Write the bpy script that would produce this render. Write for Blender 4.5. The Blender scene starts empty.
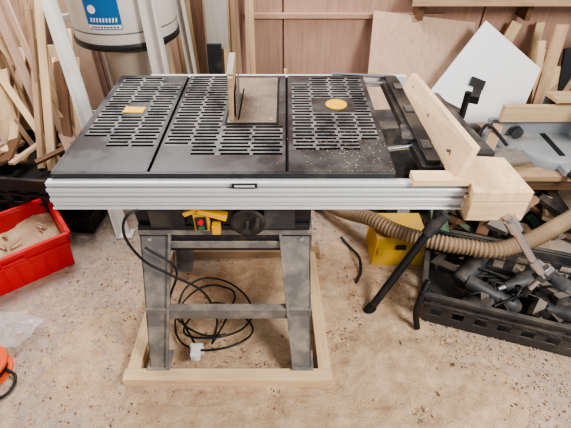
import bpy, bmesh, math, random
from mathutils import Vector, Matrix, Euler, noise
random.seed(7)
R=random.uniform

# ------------------------------------------------------------------ materials
def newmat(name):
    m=bpy.data.materials.new(name); m.use_nodes=True
    nt=m.node_tree; b=nt.nodes['Principled BSDF']
    return m,nt,b
def N(nt,t,**k):
    n=nt.nodes.new(t)
    for a,v in k.items(): setattr(n,a,v)
    return n
def ramp(nt,fac,stops):
    r=N(nt,'ShaderNodeValToRGB'); cr=r.color_ramp
    while len(cr.elements)<len(stops): cr.elements.new(.5)
    for e,(p,c) in zip(cr.elements,stops): e.position=p; e.color=(*c,1)
    nt.links.new(fac,r.inputs[0]); return r.outputs[0]
def srgb(r,g,b):
    f=lambda v:(v/255/12.92) if v/255<=.04045 else ((v/255+.055)/1.055)**2.4
    return (f(r),f(g),f(b))
def mix(nt,fac,a,b,mode='MIX'):
    m=N(nt,'ShaderNodeMix',data_type='RGBA',blend_type=mode)
    if isinstance(fac,(int,float)): m.inputs[0].default_value=fac
    else: nt.links.new(fac,m.inputs[0])
    for i,v in ((6,a),(7,b)):
        if isinstance(v,tuple): m.inputs[i].default_value=(*v,1)
        else: nt.links.new(v,m.inputs[i])
    return m.outputs[2]
def noisef(nt,vec,scale,detail=4,rough=.55):
    n=N(nt,'ShaderNodeTexNoise'); n.inputs['Scale'].default_value=scale
    n.inputs['Detail'].default_value=detail; n.inputs['Roughness'].default_value=rough
    if vec is not None: nt.links.new(vec,n.inputs['Vector'])
    return n.outputs['Fac']
def objco(nt): return N(nt,'ShaderNodeTexCoord').outputs['Object']
def bump(nt,b,h,st=.3,d=.002):
    bp=N(nt,'ShaderNodeBump'); bp.inputs['Strength'].default_value=st; bp.inputs['Distance'].default_value=d
    nt.links.new(h,bp.inputs['Height']); nt.links.new(bp.outputs[0],b.inputs['Normal'])
def wood(name,c,dark=.72,rough=.7,var=.35):
    m,nt,b=newmat(name)
    at=N(nt,'ShaderNodeAttribute',attribute_name='pc')
    mp=N(nt,'ShaderNodeMapping'); mp.inputs['Scale'].default_value=(1.6,22,22)
    nt.links.new(at.outputs['Vector'],mp.inputs['Vector'])
    f=noisef(nt,mp.outputs[0],2.2,5,.6)
    d=tuple(x*dark for x in c); l=tuple(min(1,x*1.15) for x in c)
    col=ramp(nt,f,[(.3,d),(.5,c),(.75,l)])
    big=noisef(nt,at.outputs['Vector'],6,3)
    col=mix(nt,.3,col,ramp(nt,big,[(.3,d),(.7,l)]))
    rn=N(nt,'ShaderNodeAttribute',attribute_name='rnd')
    mr=N(nt,'ShaderNodeMapRange'); mr.inputs[3].default_value=1-var; mr.inputs[4].default_value=1.05
    nt.links.new(rn.outputs['Fac'],mr.inputs[0])
    cc=N(nt,'ShaderNodeCombineColor')
    for i in range(3): nt.links.new(mr.outputs[0],cc.inputs[i])
    col=mix(nt,1.0,col,cc.outputs[0],'MULTIPLY')
    nt.links.new(col,b.inputs['Base Color']); b.inputs['Roughness'].default_value=rough
    bump(nt,b,f,.25,.001)
    return m
def dusty(name,c,dust,amount=.5,rough=.5,metal=0,scale=6,spec=.5):
    """base colour with sawdust film, heavier on upward faces"""
    m,nt,b=newmat(name); co=objco(nt)
    f=noisef(nt,co,scale,6,.65)
    g=N(nt,'ShaderNodeNewGeometry'); sx=N(nt,'ShaderNodeSeparateXYZ'); nt.links.new(g.outputs['Normal'],sx.inputs[0])
    ma=N(nt,'ShaderNodeMath',operation='MULTIPLY_ADD'); nt.links.new(sx.outputs['Z'],ma.inputs[0]); ma.inputs[1].default_value=.12; nt.links.new(f,ma.inputs[2])
    r=N(nt,'ShaderNodeMapRange'); r.inputs[1].default_value=.72-.4*amount; r.inputs[2].default_value=.95-.35*amount
    r.inputs[4].default_value=min(1,amount*1.2)
    nt.links.new(ma.outputs[0],r.inputs[0])
    col=mix(nt,r.outputs[0],c,dust)
    nt.links.new(col,b.inputs['Base Color'])
    rr=N(nt,'ShaderNodeMapRange'); rr.inputs[3].default_value=rough; rr.inputs[4].default_value=.9
    nt.links.new(r.outputs[0],rr.inputs[0]); nt.links.new(rr.outputs[0],b.inputs['Roughness'])
    b.inputs['Metallic'].default_value=metal; b.inputs['Specular IOR Level'].default_value=spec
    bump(nt,b,noisef(nt,co,120,3),.15,.001)
    return m
DUST=srgb(190,164,136)
M={}
M['pine']=wood('pine_wood',srgb(228,196,154))
M['pine2']=wood('old_pine_wood',srgb(194,160,126),.6)
M['ply']=wood('plywood_sheet',srgb(196,164,140),.8)
M['plyw']=wood('wall_plywood',srgb(182,146,126),.74,.8,.2)
M['dkwood']=wood('brown_wood',srgb(120,86,60),.6)
M['osb']=wood('grey_board',srgb(150,140,130),.8)
M['wht']=dusty('white_laminate',srgb(230,230,230),DUST,.15,.5)
M['white']=dusty('white_enamel',srgb(224,220,211),srgb(172,150,128),.35,.4)
M['cast']=dusty('dark_cast_table',srgb(20,21,24),srgb(92,88,83),.46,.36,.0,7,.6)
M['rib']=dusty('worn_cast_ribs',srgb(62,63,66),srgb(142,136,128),.6,.42,.1,9,.5)
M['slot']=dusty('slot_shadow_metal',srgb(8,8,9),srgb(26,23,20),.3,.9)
M['black']=dusty('black_plastic',srgb(22,22,24),srgb(104,92,78),.45,.5)
M['crate']=dusty('grey_black_crate_plastic',srgb(44,44,46),srgb(120,108,94),.5,.5)
M['blk']=dusty('black_rubber',srgb(14,14,15),srgb(50,45,40),.2,.5)
M['body']=dusty('saw_body_paint',srgb(24,27,36),srgb(120,104,88),.48,.35,.1,9)
M['steel']=dusty('stand_steel',srgb(112,109,107),srgb(184,170,154),.6,.42,.15,10)
M['alu']=dusty('aluminium',srgb(210,212,212),srgb(188,178,160),.3,.35,.2,10)
M['chrome']=dusty('chrome',srgb(200,200,205),DUST,.1,.2,1.0)
M['red']=dusty('red_plastic',srgb(205,30,38),srgb(208,110,90),.35,.45,0,8)
M['yellow']=dusty('yellow_plastic',srgb(236,172,30),srgb(200,150,70),.3,.5)
M['sticker']=dusty('yellow_sticker',srgb(232,176,30),srgb(200,156,60),.2,.5)
M['ochre']=dusty('ochre_plastic',srgb(208,166,60),srgb(176,146,104),.45,.5)
M['orange']=dusty('orange_plastic',srgb(232,92,44),DUST,.1,.5)
M['blue']=dusty('blue_label',srgb(20,100,160),DUST,.1,.4)
M['label']=dusty('label_black',srgb(20,25,30),DUST,.1,.4)
M['insert']=dusty('insert_plate',srgb(94,84,76),srgb(150,128,106),.6,.5,.1)
M['grey']=dusty('machine_grey',srgb(138,142,146),srgb(172,160,146),.5,.5,.1,8)
M['dkgrey']=dusty('dark_grey_metal',srgb(52,53,56),srgb(134,120,104),.5,.5,.1,9)
M['green']=dusty('green_paint',srgb(50,92,70),DUST,.4,.5)
M['hose']=dusty('hose_plastic',srgb(136,112,86),srgb(178,152,122),.5,.5)
M['bag']=dusty('filter_bag',srgb(170,160,144),srgb(140,122,102),.4,.8)
def sawmat(name,a,bc):
    m,nt,b=newmat(name); co=objco(nt)
    f=noisef(nt,co,160,3,.7); g=noisef(nt,co,11,6,.7)
    col=mix(nt,.55,ramp(nt,f,[(.3,a),(.7,bc)]),ramp(nt,g,[(.35,a),(.65,bc)]))
    nt.links.new(col,b.inputs['Base Color']); b.inputs['Roughness'].default_value=.95
    bump(nt,b,f,1.0,.008); return m
M['saw']=sawmat('sawdust',srgb(172,136,104),srgb(234,206,172))
m,nt,b=newmat('dusty_concrete'); co=objco(nt)
f1=noisef(nt,co,2.4,8,.68); f2=noisef(nt,co,26,6,.72); f3=noisef(nt,co,220,3,.7)
base=ramp(nt,f1,[(.32,srgb(130,114,104)),(.5,srgb(162,146,136)),(.68,srgb(194,181,171))])
base=mix(nt,.5,base,ramp(nt,f2,[(.38,srgb(108,90,80)),(.62,srgb(200,185,173))]))
base=mix(nt,.45,base,ramp(nt,f3,[(.35,srgb(118,94,76)),(.65,srgb(220,202,184))]))
geo=N(nt,'ShaderNodeNewGeometry'); vd=N(nt,'ShaderNodeVectorMath',operation='DISTANCE')
nt.links.new(geo.outputs['Position'],vd.inputs[0]); vd.inputs[1].default_value=(.15,.9,0)
mr=N(nt,'ShaderNodeMapRange'); mr.inputs[1].default_value=1.6; mr.inputs[2].default_value=.2; mr.inputs[3].default_value=-.10; mr.inputs[4].default_value=.18
nt.links.new(vd.outputs['Value'],mr.inputs[0])
ad=N(nt,'ShaderNodeMath',operation='ADD'); nt.links.new(mr.outputs[0],ad.inputs[0]); nt.links.new(noisef(nt,co,8,9,.8),ad.inputs[1])
msk=N(nt,'ShaderNodeMapRange'); msk.inputs[1].default_value=.40; msk.inputs[2].default_value=.64; nt.links.new(ad.outputs[0],msk.inputs[0])
col=mix(nt,msk.outputs[0],base,mix(nt,.4,ramp(nt,f3,[(.35,srgb(162,128,98)),(.65,srgb(230,202,170))]),ramp(nt,f2,[(.38,srgb(168,136,108)),(.62,srgb(228,202,172))])))
nt.links.new(col,b.inputs['Base Color']); b.inputs['Roughness'].default_value=.85
bump(nt,b,f3,.8,.006); M['floor']=m

# ------------------------------------------------------------------ builder
class B:
    def __init__(s,name):
        s.name=name; s.bm=bmesh.new(); s.pc=s.bm.verts.layers.float_vector.new('pc'); s.rd=s.bm.verts.layers.float.new('rnd'); s.mats=[]
    def mi(s,k):
        if k not in s.mats: s.mats.append(k)
        return s.mats.index(k)
    def add(s,verts,faces,mat,local=None,smooth=False,rnd=None):
        off=Vector((R(0,50),R(0,50),R(0,50))); rr=random.random() if rnd is None else rnd
        vs=[]
        for i,v in enumerate(verts):
            q=s.bm.verts.new(v); q[s.pc]=(Vector(local[i]) if local else Vector(v))+off; q[s.rd]=rr; vs.append(q)
        k=s.mi(mat)
        for f in faces:
            try:
                ff=s.bm.faces.new([vs[i] for i in f]); ff.material_index=k; ff.smooth=smooth
            except ValueError: pass
    def box(s,c,d,mat,rot=(0,0,0),rnd=None,taper=None):
        x,y,z=[q/2 for q in d]
        L=[Vector((i*x,j*y,k*z)) for k in(-1,1) for j in(-1,1) for i in(-1,1)]
        if taper:
            for v in L:
                if v.z>0: v.x*=taper[0]; v.y*=taper[1]
        rm=Euler([math.radians(a) for a in rot]).to_matrix()
        V=[rm@v+Vector(c) for v in L]
        o=sorted(range(3),key=lambda i:-d[i]); loc=[(v[o[0]],v[o[1]],v[o[2]]) for v in L]
        s.add(V,[(0,2,3,1),(4,5,7,6),(0,1,5,4),(2,6,7,3),(0,4,6,2),(1,3,7,5)],mat,loc,rnd=rnd)
    def beam(s,p1,p2,w,h,mat,up=(0,0,1),rnd=None,w2=None,h2=None):
        p1,p2=Vector(p1),Vector(p2); d=(p2-p1); Ln=d.length; d.normalize(); u=Vector(up)
        if abs(d.dot(u))>.98: u=Vector((0,1,0))
        sx=d.cross(u).normalized(); uz=sx.cross(d).normalized()
        w2=w if w2 is None else w2; h2=h if h2 is None else h2
        V=[];L=[]
        for t,p,ww,hh in((0,p1,w,h),(Ln,p2,w2,h2)):
            for a,c in((-1,-1),(1,-1),(1,1),(-1,1)):
                V.append(p+sx*a*ww/2+uz*c*hh/2); L.append((t,a*ww/2,c*hh/2))
        s.add(V,[(0,1,2,3),(7,6,5,4),(0,4,5,1),(1,5,6,2),(2,6,7,3),(3,7,4,0)],mat,L,rnd=rnd)
    def prism(s,pts,ext,mat,rnd=None):
        n=len(pts); e=Vector(ext); V=[Vector(p) for p in pts]+[Vector(p)+e for p in pts]
        F=[tuple(range(n))[::-1],tuple(range(n,2*n))]+[(i,(i+1)%n,n+(i+1)%n,n+i) for i in range(n)]
        L=[(v.z,v.x,v.y) for v in V]
        s.add(V,F,mat,L,rnd=rnd)
    def lathe(s,prof,c,mat,seg=32,axis=(0,0,1),caps=True):
        ax=Vector(axis).normalized(); u=Vector((1,0,0)) if abs(ax.x)<.9 else Vector((0,1,0))
        a=ax.cross(u).normalized(); b2=ax.cross(a); V=[];F=[];c=Vector(c)
        for r,h in prof:
            for i in range(seg):
                t=2*math.pi*i/seg; V.append(c+ax*h+a*math.cos(t)*r+b2*math.sin(t)*r)
        for j in range(len(prof)-1):
            for i in range(seg):
                i2=(i+1)%seg; F.append((j*seg+i,j*seg+i2,(j+1)*seg+i2,(j+1)*seg+i))
        s.add(V,F,mat,smooth=True)
        if caps:
            n=len(prof)-1
            s.add(V[:seg],[tuple(range(seg))[::-1]],mat); s.add(V[n*seg:],[tuple(range(seg))],mat)
    def cyl(s,p1,p2,r,mat,r2=None,seg=20):
        d=Vector(p2)-Vector(p1); s.lathe([(r,0),(r if r2 is None else r2,d.length)],p1,mat,seg,d)
    def tube(s,pts,r,mat,seg=10,sub=8,rib=None):
        P=[Vector(p) for p in pts]; Q=[]
        E=[P[0]*2-P[1]]+P+[P[-1]*2-P[-2]]
        for i in range(1,len(E)-2):
            a,b_,c,d=E[i-1:i+3]
            for k in range(sub):
                t=k/sub; Q.append(.5*((2*b_)+(c-a)*t+(2*a-5*b_+4*c-d)*t*t+(3*b_-a-3*c+d)*t**3))
        Q.append(P[-1])
        if rib:
            out=[Q[0]];acc=0
            for i in range(1,len(Q)):
                seglen=(Q[i]-Q[i-1]).length; pos=0
                while acc+seglen-pos>=rib:
                    pos+=rib-acc; acc=0; out.append(Q[i-1].lerp(Q[i],pos/seglen))
                acc+=seglen-pos
            Q=out
        nrm=None;V=[];F=[]
        for i,q in enumerate(Q):
            t=((Q[min(i+1,len(Q)-1)])-(Q[max(i-1,0)])).normalized()
            if nrm is None: nrm=t.orthogonal().normalized()
            nrm=(nrm-t*nrm.dot(t)).normalized(); bi=t.cross(nrm)
            rr=r*(1.0 if (not rib or i%2==0) else .84)
            for k in range(seg):
                a=2*math.pi*k/seg; V.append(q+nrm*math.cos(a)*rr+bi*math.sin(a)*rr)
        for i in range(len(Q)-1):
            for k in range(seg):
                k2=(k+1)%seg; F.append((i*seg+k,i*seg+k2,(i+1)*seg+k2,(i+1)*seg+k))
        F.append(tuple(range(seg))[::-1]); F.append(tuple(range((len(Q)-1)*seg,len(Q)*seg)))
        s.add(V,F,mat,smooth=not rib)
    def done(s,bevel=0.0,seg=2,loc=None,rotz=0):
        me=bpy.data.meshes.new(s.name); bmesh.ops.recalc_face_normals(s.bm,faces=s.bm.faces); s.bm.to_mesh(me); s.bm.free()
        for k in s.mats: me.materials.append(M[k])
        o=bpy.data.objects.new(s.name,me); bpy.context.scene.collection.objects.link(o)
        if bevel:
            md=o.modifiers.new('bevel','BEVEL'); md.width=bevel; md.segments=seg; md.limit_method='ANGLE'; md.angle_limit=math.radians(50)
        if loc: o.location=loc
        o.rotation_euler[2]=math.radians(rotz)
        return o

# ------------------------------------------------------------------ room shell
o=B('floor'); o.box((0.1,1.2,-.05),(6,4.4,.1),'floor'); o.done()
o=B('wall_back')
o.box((0,2.84,1.3),(6,.1,2.6),'plyw',rnd=.3)
for x0,x1,r in((-2.4,-1.2,.8),(-1.19,-.02,.6),(-.01,1.19,.95),(1.2,2.5,.6)):
    o.box(((x0+x1)/2,2.78,1.3),(x1-x0,.02,2.6),'plyw',rnd=r)
o.done(.002)
o=B('wall_left'); o.box((-2.45,1.2,1.3),(.1,3.3,2.6),'plyw'); o.done()
o=B('trim_1'); o.box((.35,2.755,.86),(1.2,.03,.028),'plyw',rnd=1.0); o.done(.002)

# ------------------------------------------------------------------ table saw
T=.887
s=B('table_saw')
def plate(xs,ys,fn,ribfn,z0,dep,mat):
    nx,ny=len(xs)-1,len(ys)-1
    H=[[fn((xs[i]+xs[i+1])/2,(ys[j]+ys[j+1])/2) for j in range(ny)] for i in range(nx)]
    g=lambda i,j: H[i][j] if 0<=i<nx and 0<=j<ny else None
    for i in range(nx):
        for j in range(ny):
            z=z0-(dep if H[i][j] else 0); a,b_,c,d=xs[i],xs[i+1],ys[j],ys[j+1]
            mt='rib' if ribfn((a+b_)/2,(c+d)/2) else mat
            V=[(a,c,z),(b_,c,z),(b_,d,z),(a,d,z)]; s.add(V,[(0,1,2,3)],'slot' if H[i][j] else mt)
            if not H[i][j]:
                for (di,dj,e) in((1,0,((b_,c),(b_,d))),(-1,0,((a,d),(a,c))),(0,1,((b_,d),(a,d))),(0,-1,((a,c),(b_,c)))):
                    hh=g(i+di,j+dj)
                    if hh is None: zz=z0-.045
                    elif hh: zz=z0-dep
                    else: continue
                    (p,q),(r_,t_)=e
                    s.add([(p,q,z0),(r_,t_,z0),(r_,t_,zz),(p,q,zz)],[(0,1,2,3)],mat)
Y0,Y1=1.056,1.775
def rows(a,b_,pitch,w):
    out=[];y=a
    while y+w<b_: out.append((y,y+w)); y+=pitch
    return out
def section(x0,x1,cols,yr,skip=lambda x,y:False):
    rw=rows(yr[0],yr[1],.0215,.0118)
    ys=sorted(set([Y0,Y1]+[v for r in rw for v in r]))
    # each column of slots is split by alternating short bridges, offset row by row
    xs=[x0,x1]
    for a,b_ in cols: xs+=[a,a+.008,b_-.008,b_]
    xs=sorted(set(xs))
    def fn(x,y):
        for k,(a,b_) in enumerate(rw):
            if a<y<b_:
                sh=.008
                for c0,c1 in cols:
                    lo,hi=(c0,c1-sh) if k%2 else (c0+sh,c1)
                    if lo<x<hi: return not skip(x,y)
        return False
    def rb(x,y):
        return cols[0][0]<x<cols[-1][1] and rw[0][0]<y<rw[-1][1] and not skip(x,y)
    plate(xs,ys,fn,rb,T,.014,'cast')
inr=lambda v,a,b_: a<v<b_
section(-.69,-.412,[(-.672,-.589),(-.587,-.507),(-.505,-.425)],(1.20,1.765),lambda x,y:(inr(x,-.59,-.51) and inr(y,1.40,1.52)) or (x<-.578 and y<1.27) or (x>-.51 and y>1.70))
section(-.402,.0,[(-.392,-.309),(-.307,-.223),(-.213,-.113),(-.111,-.01)],(1.15,1.765),lambda x,y:(x>-.222 and y>1.33) or (x<-.3 and y<1.2))
section(.01,.322,[(.025,.097),(.099,.175),(.177,.247),(.249,.31)],(1.18,1.765),lambda x,y:(inr(x,.10,.26) and inr(y,1.44,1.56)) or (x>.24 and y<1.24) or (x<.1 and y>1.7))
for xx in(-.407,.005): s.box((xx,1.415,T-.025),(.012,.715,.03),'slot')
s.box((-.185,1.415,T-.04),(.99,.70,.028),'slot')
s.box((-.69,1.415,T-.022),(.012,.722,.045),'cast'); s.box((.322,1.415,T-.022),(.012,.722,.045),'cast')
s.box((-.185,1.053,T-.024),(1.02,.012,.046),'cast')
s.box((-.118,1.545,T+.001),(.185,.40,.006),'slot'); s.box((-.118,1.545,T+.003),(.172,.388,.006),'insert')
s.box((-.165,1.5,T+.006),(.006,.26,.003),'slot')
for a in(-.19,-.05):
    for b_ in(1.37,1.72): s.cyl((a,b_,T+.005),(a,b_,T+.0085),.006,'steel')
s.box((-.555,1.455,T+.0015),(.075,.045,.003),'sticker',(0,0,-3))
s.lathe([(.040,0),(.040,.003)],(.19,1.50,T),'sticker',24)
for z,h,y in((.862,.013,1.036),(.846,.011,1.028),(.829,.015,1.033),(.811,.012,1.026),(.794,.014,1.033),(.781,.006,1.024)):
    s.box((-.085,y,z),(1.245,.024,h),'alu')
for z in(.854,.838,.82,.803): s.box((-.085,1.035,z),(1.243,.02,.004),'dkgrey')
s.box((-.085,1.045,.822),(1.24,.018,.088),'dkgrey')
s.box((-.12,1.018,.864),(.075,.006,.016),'label'); s.box((-.12,1.0145,.864),(.06,.002,.007),'alu')
s.box((-.03,1.80,.855),(1.1,.03,.045),'alu')
# body
s.box((-.205,1.37,.74),(.57,.58,.22),'body',taper=(1.03,1.03))
s.box((-.205,1.37,.80),(.60,.62,.03),'body')
s.box((-.205,1.085,.70),(.40,.03,.16),'body')
s.box((-.205,1.078,.632),(.585,.02,.022),'steel')
s.box((-.205,1.075,.655),(.57,.02,.02),'body')
s.box((-.205,1.08,.585),(.585,.012,.085),'body'); s.box((-.205,1.62,.585),(.585,.012,.085),'steel')
s.box((-.495,1.35,.585),(.012,.54,.085),'steel'); s.box((.085,1.35,.585),(.012,.54,.085),'steel')
s.box((-.205,1.07,.575),(.44,.006,.03),'steel')
for sx,xt,xb in((-1,-.495,-.535),(1,.085,.10)):
    for yt,yb,sy in((1.08,.91,-1),(1.62,1.50,1)):
        s.prism([(xt,yt,.63),(xt-sx*.105,yt,.63),(xb-sx*.07,yb,.05),(xb,yb,.05)],(0,-sy*.006,0),'steel')
        s.prism([(xt,yt,.63),(xt,yt-sy*.10,.63),(xb,yb-sy*.07,.05),(xb,yb,.05)],(-sx*.006,0,0),'steel')
        s.beam((xt-sx*.103,yt+sy*.004,.63),(xb-sx*.068,yb+sy*.004,.05),.010,.014,'steel',(0,1,0))
        for q in(.03,.085): s.cyl((xt-sx*.03,yt+sy*.012,.63-q),(xt-sx*.03,yt-sy*.002,.63-q),.009,'chrome',seg=6)
        s.box((xb-sx*.035,yb-sy*.035,.053),(.09,.09,.006),'steel')
s.box((-.215,.985,.30),(.60,.008,.05),'steel'); s.box((-.215,.995,.325),(.60,.03,.006),'steel')
s.box((-.215,1.56,.30),(.60,.008,.05),'steel')
for xx in(-.51,.09): s.beam((xx,.98,.30),(xx,1.56,.30),.008,.05,'steel')
s.box((-.27,1.055,.70),(.05,.03,.07),'ochre'); s.box((-.27,1.037,.70),(.035,.012,.05),'black')
s.cyl((-.27,1.033,.712),(-.27,1.026,.712),.010,'red'); s.cyl((-.27,1.033,.688),(-.27,1.026,.688),.010,'green')
s.box((-.235,1.05,.735),(.10,.03,.018),'yellow',(0,20,0)); s.box((-.30,1.05,.745),(.05,.03,.015),'yellow',(0,-25,0))
s.box((-.225,1.045,.675),(.025,.03,.035),'yellow')
s.lathe([(.05,0),(.056,.006),(.056,.012),(.046,.014)],(-.12,1.05,.70),'black',28,(0,-1,0))
s.cyl((-.12,1.06,.70),(-.12,1.0,.70),.012,'dkgrey'); s.cyl((-.09,1.03,.725),(-.09,.985,.725),.009,'black')
s.box((-.38,1.055,.72),(.11,.03,.08),'black'); s.box((-.02,1.055,.72),(.10,.02,.10),'dkgrey')
s.cyl((-.38,1.40,.56),(-.05,1.40,.56),.09,'dkgrey',seg=28)
s.box((-.225,.885,.025),(.815,.05,.05),'pine',rnd=.9)
s.beam((.155,.91,.025),(.125,1.56,.025),.05,.05,'pine',rnd=.85); s.beam((-.60,.91,.025),(-.60,1.56,.025),.05,.05,'pine',rnd=.7)
s.box((-.225,1.58,.025),(.80,.045,.05),'pine2')
s.done(.0012,1)

g=B('blade_guard')
g.box((-.192,1.485,T+.082),(.018,.235,.152),'pine2',rot=(0,3,3),rnd=.8)
g.box((-.190,1.485,T+.162),(.022,.20,.006),'osb',rot=(0,3,3))
g.box((-.175,1.49,T+.05),(.004,.2,.09),'steel',rot=(0,2,2)); g.done(.002)

def flakes(o,n,fx,fy,fz,s0=.0018,s1=.0055,zmax=.004):
    for i in range(n):
        x,y=fx(),fy(); z=fz+R(.0005,zmax); sz=R(s0,s1); th=R(0,6.28); ex=R(1,2.4)
        u=Vector((math.cos(th),math.sin(th),R(-.2,.2)))*sz*ex; v=Vector((-math.sin(th),math.cos(th),R(-.2,.2)))*sz; p=Vector((x,y,z))
        o.add([p-u-v,p+u-v,p+u+v+Vector((0,0,sz*.6)),p-u+v],[(0,1,2),(0,2,3)],'saw')
o=B('tabletop_sawdust')
flakes(o,260,lambda:min(.32,max(-.68,random.gauss(.20,.08))),lambda:min(1.77,max(1.06,random.gauss(1.17,.07))),T,.0005,.0011,.001)
flakes(o,160,lambda:R(-.2,-.03),lambda:R(1.35,1.73),T+.006,.0005,.0012,.001)
o.done()

# ------------------------------------------------------------------ rip fence
f=B('rip_fence')
f.prism([(.42,1.10,.845),(.50,1.10,.845),(.48,1.77,.845),(.405,1.77,.845)],(0,0,.03),'black')
f.prism([(.432,1.11,.875),(.475,1.11,.875),(.465,1.76,.875),(.418,1.76,.875)],(0,0,.018),'black')
f.box((.455,1.30,.872),(.12,.10,.02),'dkgrey',rot=(0,0,-8))
for yy in(1.2,1.45,1.65): f.box((.45,yy,.895),(.03,.05,.006),'dkgrey')
fv=[(.488,1.02,.872),(.508,1.02,.872),(.488,1.66,.880),(.468,1.66,.880),(.520,1.03,.985),(.541,1.03,.985),(.522,1.67,.94),(.502,1.67,.94)]
f.add(fv,[(0,1,2,3),(4,7,6,5),(0,4,5,1),(1,5,6,2),(2,6,7,3),(3,7,4,0)],'pine',[(y,z,x) for x,y,z in fv],rnd=.95)
for yy in(1.12,1.35,1.58): f.cyl((.498,yy,.92),(.488,yy,.922),.005,'steel')
f.prism([(.57,1.16,.86),(.66,1.16,.86),(.60,1.60,.86),(.545,1.60,.86)],(0,0,.03),'dkgrey')
f.cyl((.29,1.24,.845),(.46,1.25,.862),.009,'chrome'); f.cyl((.20,1.80,.885),(.46,1.77,.885),.007,'chrome'); f.cyl((.25,1.75,.87),(.45,1.735,.87),.006,'chrome')
f.box((.455,1.035,.879),(.17,.05,.022),'pine',rnd=.9)
f.prism([(.53,.965,.845),(.70,.965,.845),(.685,1.145,.845),(.56,1.16,.845)],(0,0,.035),'pine',rnd=.8)
f.box((.615,.985,.81),(.165,.045,.065),'pine',rot=(0,0,0),rnd=.5)
f.box((.60,1.03,.79),(.07,.05,.03),'pine2')
f.cyl((.66,1.47,.85),(.66,1.47,.95),.012,'black'); f.box((.675,1.44,.965),(.03,.11,.03),'black',rot=(10,0,-25))
f.beam((.60,1.55,.87),(.665,1.47,.86),.03,.02,'dkgrey')
f.cyl((.645,.955,.80),(.80,.965,.60),.012,'chrome'); f.cyl((.655,.955,.79),(.69,.957,.745),.020,'chrome')
f.cyl((.795,.965,.607),(.855,.965,.535),.016,'chrome'); f.cyl((.868,.96,.575),(.832,.96,.475),.010,'chrome'); f.box((.85,.962,.535),(.04,.025,.035),'dkgrey',rot=(0,30,0))
f.cyl((.832,.96,.475),(.822,.96,.455),.013,'black')
f.done(.0015)

# ------------------------------------------------------------------ power cable
c=B('power_cable')
pts=[(-.40,1.07,.74),(-.47,.99,.78),(-.50,.98,.70),(-.47,.99,.58),(-.40,1.0,.50),(-.30,1.02,.38),(-.27,1.03,.20),(-.30,1.02,.06)]
for i in range(28):
    a=i*.55+1; r=.125+.06*math.sin(i*.37); pts.append((-.31+.05*math.sin(i*.21)+r*1.15*math.cos(a),1.14+r*math.sin(a)+.02*math.cos(i*.3),.02+.0022*i+.03*(1+math.sin(i*1.1))))
pts+=[(-.36,.99,.07)]
c.tube(pts,.0045,'blk',8,7)
c.tube([(-.47,1.03,.60),(-.38,1.02,.50),(-.44,1.03,.30),(-.40,1.05,.12),(-.30,1.08,.02),(-.15,1.15,.02),(-.08,1.28,.03)],.0045,'blk',8,10)
c.box((-.36,.965,.072),(.035,.045,.04),'wht'); c.box((-.36,.99,.06),(.05,.02,.055),'wht')
c.cyl((-.36,.94,.075),(-.36,.92,.10),.004,'chrome'); c.done(.002)

# ------------------------------------------------------------------ dust extractor
d=B('dust_extractor')
cx,cy=-.80,2.27
d.lathe([(.240,0),(.25,.01),(.25,.6),(.2,.66),(.12,.69)],(cx,cy,.895),'white',48)
d.lathe([(.253,0),(.257,.004),(.257,.026),(.253,.03)],(cx,cy,.90),'black',48)
d.lathe([(.253,0),(.253,.006)],(cx,cy,.975),'steel',48)
d.lathe([(.10,0),(.14,.04),(.15,.25),(.165,.40),(.17,.44)],(cx+.03,cy,.46),'bag',32)
d.lathe([(.175,0),(.175,.02)],(cx+.03,cy,.87),'black',32)
a0,da=-110,4.4
cv=lambda r,a,z:(cx+r*math.cos(math.radians(a)),cy+r*math.sin(math.radians(a)),z)
F=[(2*i,2*i+2,2*i+3,2*i+1) for i in range(8)]
d.add([cv(.2535,a0+i*da,z) for i in range(9) for z in(1.00,1.14)],F,'blue')
d.add([cv(.2545,a0+i*da*.97+.4,z) for i in range(9) for z in(1.004,1.020)],F,'wht')
for i in range(9):
    a=a0+4+i*3.2
    d.add([cv(.2548,a,1.032),cv(.2548,a+1.6,1.032),cv(.2548,a+2.2,1.050),cv(.2548,a+.6,1.050)],[(0,1,2,3)],'wht')
    d.add([cv(.2552,a,1.008),cv(.2552,a+2.2,1.008),cv(.2552,a+2.2,1.014),cv(.2552,a,1.014)],[(0,1,2,3)],'label')
d.lathe([(.018,0),(.018,.002)],cv(.2535,a0+8,1.085),'wht',20,(math.cos(math.radians(a0+8)),math.sin(math.radians(a0+8)),0))
for p1,p2,w in(((-1.15,2.30,1.25),(-.88,1.74,.0),.055),((-.61,2.04,1.25),(-.58,1.96,0),.075),((-1.0,2.5,1.25),(-1.04,2.55,0),.05),((-.58,2.48,1.25),(-.54,2.55,0),.05)):
    d.beam(p1,p2,w,.012,'white',(0,1,0))
    q=Vector((w/2 if p1[0]<-.7 else -w/2,.02,0)); d.beam(Vector(p1)-q,Vector(p2)-q,.012,.045,'white',(0,1,0))
d.beam((-1.0,2.03,.58),(-.59,2.0,.58),.01,.04,'white'); d.beam((-1.08,2.20,1.0),(-1.0,2.25,1.0),.03,.03,'white'); d.beam((-.61,2.03,1.0),(-.66,2.13,1.0),.03,.03,'white')
d.box((-.88,1.74,.006),(.09,.07,.012),'white')
d.lathe([(.11,0),(.16,.02),(.17,.2),(.15,.3)],(-.76,2.2,0),'bag',24)
d.done(.001,1)

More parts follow.
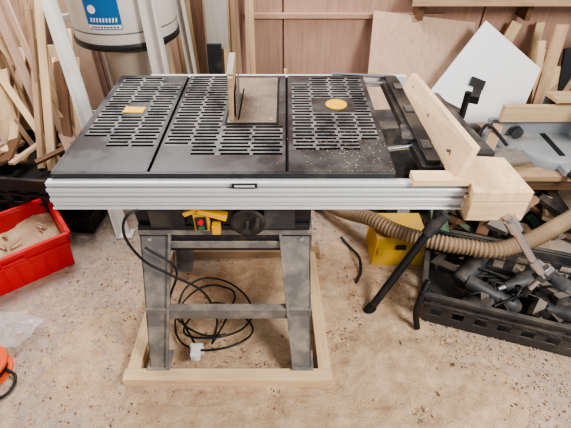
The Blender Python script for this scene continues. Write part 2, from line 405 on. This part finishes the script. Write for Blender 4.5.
# ------------------------------------------------------------------ crates
def crate(name,c,dx,dy,h,mat,rz,thick=.006,rim=.018,slots=True,ang=4):
    k=B(name); t=.92
    def P(sx,sy,z,ins=0):
        f=t+(1-t)*z/h; return Vector((sx*(dx/2*f-ins),sy*(dy/2*f-ins),z))
    for (a,b_) in(((-1,-1),(1,-1)),((1,-1),(1,1)),((1,1),(-1,1)),((-1,1),(-1,-1))):
        n=8 if a[1]==b_[1] else 5
        def W(u,z,ins): return P(*a,z,ins).lerp(P(*b_,z,ins),u)
        def quad(u0,u1,z0,z1):
            V=[W(u0,z0,0),W(u1,z0,0),W(u1,z1,0),W(u0,z1,0),W(u0,z0,thick),W(u1,z0,thick),W(u1,z1,thick),W(u0,z1,thick)]
            k.add(V,[(0,1,2,3),(7,6,5,4),(0,4,5,1),(1,5,6,2),(2,6,7,3),(3,7,4,0)],mat,rnd=.5)
        if slots:
            quad(0,1,0,h*.30); quad(0,1,h*.78,h)
            for i in range(n+1):
                u=i/n; quad(max(0,u-.03),min(1,u+.03),h*.30,h*.78)
            quad(0,1,h*.52,h*.57)
        else: quad(0,1,0,h)
        k.beam(P(*a,h,-.008),P(*b_,h,-.008),rim*1.1,rim,mat,rnd=.5)
        k.beam(P(*a,h*.72,-.004),P(*b_,h*.72,-.004),.012,.010,mat,rnd=.5)
        if not slots:
            for i in range(1,n):
                k.beam(W(i/n,.01,-.003),W(i/n,h*.72,-.003),.008,.008,mat,rnd=.5)
            for u in(.40,.60): k.beam(W(u,h*.74,-.006),W(u,h*.98,-.006),.01,.01,mat)
            k.beam(W(.40,h*.83,-.009),W(.60,h*.83,-.009),.02,.012,mat)
    k.box((0,0,.006),(dx*t,dy*t,.012),mat)
    return k
k=crate('black_storage_crate',None,.86,.46,.36,'black',0,slots=True)
k.box((0,0,.17),(.74,.36,.30),'blk'); k.done(.001,1,loc=(-1.43,2.0,0),rotz=-6)
o=B('timber_offcuts')
for i in range(44):
    x0=R(-1.75,-1.08); y0=R(1.86,2.12); x1=x0+R(-.55,.06); y1=R(2.35,2.68); z1=R(.55,1.1)
    x1=max(x1,-2.2)
    o.beam((x0,y0,.33),(x1,y1,z1),R(.012,.05),R(.010,.025),random.choice(['pine','pine','ply','pine2','dkwood','pine2']),(R(-.4,.4),-1,.4))
for i in range(12):
    o.box((R(-1.7,-1.15),R(1.86,2.12),.345+.008*i),(R(.15,.35),R(.03,.09),.016),random.choice(['pine','ply','pine2','dkwood']),rot=(R(-12,12),R(-14,14),R(0,180)))
for (x0,x1,yb,yt,h,lean,mt,r) in((-2.1,-1.62,2.45,2.74,1.25,.12,'ply',.9),(-1.85,-1.35,2.36,2.70,.98,-.10,'pine2',.9),(-1.62,-1.30,2.32,2.66,.72,.05,'pine',.8),(-1.30,-1.12,2.5,2.74,1.2,-.1,'ply',.5),(-2.2,-1.7,2.25,2.6,.60,.02,'pine',.6)):
    o.prism([(x0,yb,0),(x1,yb,0),(x1+lean,yt,h),(x0+lean,yt,h)],(0,-.018,0),mt,rnd=r)
# wide off-cut panels standing in front of the strips
for (x0,x1,yb,yt,z0,h,lean,mt) in((-1.92,-1.62,2.22,2.42,.33,.86,.05,'ply'),(-1.70,-1.50,2.14,2.34,.33,.70,-.04,'pine')):
    o.prism([(x0,yb,z0),(x1,yb,z0),(x1+lean,yt,h),(x0+lean,yt,h-.05)],(0,-.015,0),mt,rnd=.9)
o.done(.001,1)
o=B('lumber_stack')
x=-.50
while x<-.24:
    w=R(.014,.05); mt=random.choice(['pine','ply','pine2','dkwood','pine2','osb','ply'])
    o.beam((x+w/2,R(2.42,2.5),0),(x+w/2+R(-.05,.03),R(2.62,2.73),R(.95,1.5)),w*.95,R(.015,.035),mt,(0,1,0)); x+=w+R(.0,.006)
for x in(-.95,-.88,-.74,-.66,-.6,-.55): o.beam((x,2.60,0),(x+R(-.04,.04),2.72,R(.95,1.4)),R(.03,.07),.02,random.choice(['pine2','ply','pine']),(0,1,0))
o.box((-.40,2.40,.55),(.08,.03,.5),'black',rot=(-12,0,0)); o.box((-.38,2.52,.98),(.12,.015,.45),'osb',rot=(-12,0,0),rnd=1)
o.box((-.2,2.6,.55),(.03,.02,1.1),'pine',rot=(-10,0,0)); o.box((-.0,2.55,.30),(.02,.03,.60),'pine',rot=(-6,0,0)); o.box((-.10,2.55,.27),(.12,.02,.54),'osb',rot=(-12,0,0))
o.done(.001,1)

k=crate('red_crate',None,.50,.34,.21,'red',0,slots=False)
V=[];F=[];n=24
for j in range(n+1):
    for i in range(n+1):
        a=(i/n-.5)*.465; b_=(j/n-.5)*.315; V.append((a,b_,.12+.05*noise.noise(Vector((a*9,b_*9,1)))+.012*noise.noise(Vector((a*50,b_*50,3)))))
for j in range(n):
    for i in range(n): q=j*(n+1)+i; F.append((q,q+1,q+n+2,q+n+1))
k.add(V,F,'saw',smooth=True)
for i in range(9): k.box((R(-.18,.18),R(-.1,.1),.14),(R(.03,.07),R(.01,.02),.006),'pine2',rot=(R(-15,15),R(-15,15),R(0,180)))
k.done(.0015,1,loc=(-1.355,1.505,0),rotz=38)

# ------------------------------------------------------------------ floor sawdust
o=B('sawdust_pile')
def mound(cx,cy,rx,ry,h,n=64):
    V=[];F=[]
    for j in range(n+1):
        for i in range(n+1):
            a=(i/n-.5)*2; b_=(j/n-.5)*2; r=math.sqrt(a*a+b_*b_)
            p=Vector((cx+a*rx,cy+b_*ry,0)); r2=r+.25*noise.noise(p*6)
            z=h*max(0,1-r2*r2)**1.2*(.8+.8*noise.noise(p*6))+.010*noise.noise(p*18)+.008*noise.noise(p*60)-.004*(1 if r2<.75 else 1+8*(r2-.75))
            V.append((p.x,p.y,max(z,-.02)))
    for j in range(n):
        for i in range(n): q=j*(n+1)+i; F.append((q,q+1,q+n+2,q+n+1))
    o.add(V,F,'saw',smooth=True)
mound(-.02,1.28,.44,.38,.06); mound(.38,1.0,.36,.38,.03); mound(.1,.68,1.0,.26,.026); mound(-.35,1.2,.28,.34,.025); mound(.60,.75,.42,.34,.022); mound(-.8,1.0,.26,.34,.014); mound(.30,1.45,.26,.3,.02)
o.done()
o=B('sawdust_shavings')
pts=[]
for i in range(13000):
    x=random.choice([random.gauss(.15,.55),random.gauss(.15,.55),R(-1.4,1.5)]); y=random.gauss(.95,.38) if i%3 else R(.45,2.2)
    if y<.4 or y>2.3 or (-.66<x<.2 and .85<y<.93): continue
    pts.append((x,y))
for (x,y) in pts:
    sz=R(.001,.0032); th=R(0,6.28); z=R(.002,.006); ex=R(1,2.4)
    if -.4<x<.35 and 1.0<y<1.5: z+=.012
    u=Vector((math.cos(th),math.sin(th),R(-.3,.3)))*sz*ex; v=Vector((-math.sin(th),math.cos(th),R(-.3,.3)))*sz; p=Vector((x,y,z))
    o.add([p-u-v,p+u-v,p+u+v+Vector((0,0,sz*.6)),p-u+v],[(0,1,2),(0,2,3)],random.choice(['saw','saw','saw','saw','pine','pine2','dkwood']))
for i in range(22):
    o.box((R(.2,.75),R(.5,1.6),.014),(R(.01,.03),R(.004,.009),.004),random.choice(['dkwood','pine','pine2','pine']),rot=(R(-9,9),R(-9,9),R(0,180)))
o.done()

# ------------------------------------------------------------------ right: boxes, hose, pipe, crate of tools
o=B('yellow_toolbox')
o.box((.565,1.61,.088),(.26,.20,.176),'ochre',taper=(.93,.93)); o.box((.565,1.61,.182),(.25,.19,.012),'ochre'); o.box((.565,1.507,.13),(.05,.012,.025),'black'); o.box((.47,1.507,.10),(.03,.012,.04),'ochre'); o.done(.004)
o=B('stand_leg_tube'); o.cyl((.385,1.225,.012),(.63,1.36,.42),.018,'black'); o.cyl((.375,1.22,0),(.395,1.23,.03),.024,'blk'); o.cyl((.60,1.345,.37),(.66,1.36,.47),.026,'dkgrey')
o.cyl((.63,1.36,.42),(.62,1.42,.84),.018,'black'); o.cyl((.63,1.36,.42),(.80,1.62,.02),.016,'black'); o.done(.001)
o=B('extraction_hose')
o.tube([(.18,1.98,.06),(.316,1.757,.15),(.418,1.616,.225),(.537,1.50,.24),(.70,1.40,.265),(.80,1.37,.27),(.92,1.34,.28),(1.08,1.38,.30),(1.25,1.46,.33),(1.5,1.60,.36),(1.75,1.8,.30)],.038,'hose',18,10,rib=.009)
o.cyl((.14,2.03,.06),(.20,1.955,.07),.045,'black'); o.done()
o=B('black_hose'); o.tube([(.30,1.70,.02),(.34,1.62,.02),(.37,1.52,.05),(.37,1.44,.03),(.34,1.38,.015)],.007,'blk')
o.tube([(.575,1.12,.02),(.56,1.14,.10),(.57,1.16,.18),(.60,1.2,.24)],.014,'blk'); o.done()
k=crate('tool_crate',None,.78,.42,.20,'crate',0,slots=True)
k.done(.001,1,loc=(1.02,1.245,0),rotz=-18)
def drill(name,loc,rz,tilt,mats=('dkgrey','black','steel')):
    k=B(name); a,b_,c_=mats
    k.lathe([(.028,-.09),(.042,-.08),(.045,0),(.04,.05),(.028,.07),(.022,.10),(.02,.13)],(0,0,0),a,20,(1,0,0))
    k.cyl((.13,0,0),(.165,0,0),.016,c_,r2=.010); k.box((-.045,0,-.075),(.04,.035,.11),b_,rot=(0,10,0)); k.box((-.05,0,-.135),(.08,.055,.03),b_)
    k.box((-.015,0,-.045),(.015,.015,.03),c_)
    for i in range(4): k.box((-.07+.012*i,0,.043),(.005,.04,.006),b_)
    o_=k.done(.003); o_.location=loc; o_.rotation_euler=(math.radians(tilt),math.radians(R(-20,20)),math.radians(rz)); return o_
drill('power_drill',(.84,1.33,.155),40,85); drill('power_drill',(1.07,1.27,.16),200,95,('dkgrey','dkgrey','chrome')); drill('power_drill',(1.22,1.22,.15),120,80,('dkgrey','black','steel'))
def grinder(name,loc,rz):
    k=B(name); k.lathe([(.03,-.14),(.034,-.12),(.034,.0),(.03,.02),(.036,.04),(.036,.08),(.02,.1)],(0,0,0),'dkgrey',20,(1,0,0))
    k.cyl((.07,0,-.01),(.07,0,-.05),.025,'steel'); k.lathe([(.062,0),(.062,.004),(.02,.008)],(.07,0,-.055),'dkgrey',28); k.cyl((.05,.03,0),(.05,.13,.01),.014,'blk')
    o_=k.done(.002); o_.location=loc; o_.rotation_euler=(.5,.2,math.radians(rz))
grinder('angle_grinder',(.92,1.20,.13),-30); grinder('angle_grinder',(1.15,1.12,.13),150)
o=B('tangled_cables')
for q in range(6):
    pts=[(R(.78,1.25),R(1.12,1.33),R(.03,.2)) for i in range(7)]; o.tube(pts,.006,'blk',8,8)
for i in range(26):
    o.box((R(.78,1.25),R(1.12,1.33),R(.03,.15)),(R(.04,.13),R(.03,.07),R(.02,.05)),random.choice(['black','dkgrey','dkgrey','dkgrey','insert','insert']),rot=(R(-40,40),R(-40,40),R(0,180)))
o.done(.002)
# right background sheets
o=B('plywood_sheet'); o.prism([(.46,2.22,0),(1.10,2.26,0),(1.13,2.69,.84),(.52,2.70,.90)],(0,.012,0),'ply',rnd=.95); o.done(.001)
o=B('white_board')
pl=lambda x,z:(x,2.10+.5*z,z)
o.prism([pl(1.12,.89),pl(1.46,.66),pl(1.33,.30),pl(1.2,.05),pl(.84,.55)],(0,-.014,.005),'wht')
o.box((1.10,2.37,.60),(.09,.012,.05),'label',rot=(-27,20,0)); o.done(.001)
o=B('offcut_boards')
for i in range(20):
    x0=R(1.42,2.1); o.beam((x0,R(2.3,2.42),0),(x0+R(-.2,.3),2.48,R(.6,.93)),R(.03,.12),.02,random.choice(['dkwood','pine2','ply','pine','black']),(0,1,0))
o.beam((1.15,2.66,.0),(1.38,2.70,.84),.07,.02,'pine',(0,1,0),rnd=.8); o.beam((1.62,2.66,0),(1.52,2.70,.84),.05,.02,'pine',(0,1,0),rnd=.9)
o.done(.001)
o=B('wall_shelf'); o.box((1.35,2.66,1.0),(1.3,.20,.025),'pine2',rnd=.6); o.box((1.35,2.555,.985),(1.3,.02,.04),'pine2',rnd=.7)
for x in(.78,1.4,1.95): o.box((x,2.70,.93),(.03,.14,.13),'dkwood')
for i in range(7): o.box((.8+i*.17,2.65,1.03+.02*(i%2)),(R(.08,.15),.14,R(.04,.08)),random.choice(['dkwood','black','osb','pine2']))
o.done(.001)
o=B('low_workbench'); o.box((1.55,1.98,.40),(1.1,.55,.03),'pine2',rnd=.3)
for x in(1.06,2.04):
    for y in(1.75,2.21): o.box((x,y,.193),(.05,.05,.385),'dkwood')
o.box((1.55,1.74,.35),(1.0,.02,.07),'dkwood'); o.done(.002)
o=B('mitre_saw')
o.lathe([(.17,0),(.17,.03),(.16,.05),(.13,.055)],(1.36,1.92,.416),'grey',36); o.box((1.36,1.95,.44),(.62,.16,.05),'grey')
o.box((1.36,2.03,.51),(.60,.025,.09),'grey'); o.box((1.36,2.0,.60),(.55,.03,.085),'pine',rot=(0,2,4)); o.box((1.50,2.04,.67),(.36,.10,.02),'pine',rot=(0,3,8))
o.box((1.36,1.92,.473),(.03,.24,.004),'slot'); o.cyl((1.2,2.0,.50),(1.2,1.97,.50),.03,'dkgrey')
o.cyl((1.36,2.06,.50),(1.38,2.10,.66),.03,'dkgrey'); o.lathe([(.05,0),(.125,.005),(.13,.03),(.05,.05)],(1.47,1.92,.63),'grey',32,(1,0,.1)); o.cyl((1.50,1.92,.64),(1.66,1.92,.66),.05,'black')
o.tube([(1.48,1.84,.70),(1.47,1.76,.74),(1.47,1.72,.68),(1.48,1.78,.62)],.014,'black'); o.box((1.36,1.76,.44),(.06,.14,.03),'grey'); o.cyl((1.36,1.70,.44),(1.36,1.65,.44),.018,'black'); o.done(.002)
o=B('scrap_heap')
for i in range(110):
    x,y=R(.62,1.5),R(1.62,2.15); z=R(.02,.22)+(.22 if y>1.8 and x<1.05 else 0)*random.random()
    o.box((x,y,z),(R(.08,.34),R(.03,.1),R(.012,.03)),random.choice(['dkwood','pine2','black','dkgrey','black','osb','green','black','blk','dkgrey','pine2']),rot=(R(-25,25),R(-30,30),R(0,180)))
for i in range(9):
    x=R(.68,1.02); o.lathe([(R(.02,.05),0),(R(.03,.06),.03),(R(.02,.05),.12)],(x,R(1.75,2.1),R(.36,.5)),random.choice(['dkgrey','black','grey']),18,(R(-1,1),R(-1,1),.4))
o.box((.86,1.92,.40),(.36,.30,.04),'dkgrey',rot=(5,-6,15)); o.box((.80,1.80,.455),(.30,.06,.03),'pine2',rot=(4,8,35)); o.box((.95,1.98,.45),(.25,.16,.06),'grey',rot=(8,-6,-20))
o.box((1.02,1.86,.50),(.32,.05,.02),'pine2',rot=(4,-12,60)); o.box((1.08,1.80,.46),(.25,.10,.02),'osb',rot=(10,6,20)); o.box((.56,1.95,.30),(.26,.2,.6),'dkgrey',rot=(0,0,8)); 
o.tube([(.72,1.8,.50),(.8,1.9,.55),(.92,1.85,.52),(1.02,1.95,.56),(1.1,1.85,.50)],.008,'blk')
o.done(.001)
# left foreground
o=B('plastic_bag')
V=[];F=[];n=20
for j in range(n):
    for i in range(n):
        a=2*math.pi*i/n; t=(j+.01)/n*math.pi; r=.09*(1+.5*noise.noise(Vector((math.cos(a)*2,math.sin(a)*2,t*2))))
        V.append((-1.19+r*math.sin(t)*math.cos(a)*1.2,1.10+r*math.sin(t)*math.sin(a),.045+.045*math.cos(t)*(1+.8*noise.noise(Vector((a,t*3,1))))))
for j in range(n-1):
    for i in range(n): F.append((j*n+i,j*n+(i+1)%n,(j+1)*n+(i+1)%n,(j+1)*n+i))
m,nt,b=newmat('clear_plastic'); b.inputs['Base Color'].default_value=(.85,.78,.76,1); b.inputs['Alpha'].default_value=.22; b.inputs['Roughness'].default_value=.12; M['clear']=m
o.add(V,F,'clear',smooth=False); o.done()
o=B('extension_cable_reel')
rx,ry=-1.20,.92
o.lathe([(.09,0),(.09,.012),(.04,.014),(.04,.05),(.09,.052),(.09,.064)],(rx,ry,0),'orange',32); o.lathe([(.075,0),(.078,.03)],(rx,ry,.016),'blk',28)
o.tube([(rx+.08,ry,.03),(rx+.13,ry-.03,.02),(rx+.12,ry-.1,.01),(rx,ry-.16,.01)],.006,'blk'); o.done(.001)

# ------------------------------------------------------------------ light, world, camera
w=bpy.data.worlds.new('world'); bpy.context.scene.world=w; w.use_nodes=True
bg=w.node_tree.nodes['Background']; bg.inputs[0].default_value=(.96,.98,1,1); bg.inputs[1].default_value=.68
def area(name,loc,tgt,sx,sy,e,col):
    l=bpy.data.lights.new(name,'AREA'); l.shape='RECTANGLE'; l.size=sx; l.size_y=sy; l.energy=e; l.color=col
    ob=bpy.data.objects.new(name,l); bpy.context.scene.collection.objects.link(ob); ob.location=loc
    ob.rotation_euler=(Vector(tgt)-Vector(loc)).to_track_quat('-Z','Y').to_euler()
area('window_light',(1.7,-.3,2.4),(.3,1.5,.2),.8,.8,100,(1,.97,.92))
area('glare_light',(-.9,2.3,2.7),(-.3,1.8,.5),.8,.8,80,(.97,.98,1))  # unseen area lamp, added to put glare on the left of the tabletop
try: bpy.context.scene.view_settings.look='AgX - Medium High Contrast'
except Exception: pass
cam=bpy.data.cameras.new('camera'); co_=bpy.data.objects.new('camera',cam); bpy.context.scene.collection.objects.link(co_)
cam.sensor_width=36; cam.lens=430/571*36; cam.clip_start=.05
co_.location=(0,0,1.61); co_.rotation_euler=(math.radians(50),0,0)
bpy.context.scene.camera=co_
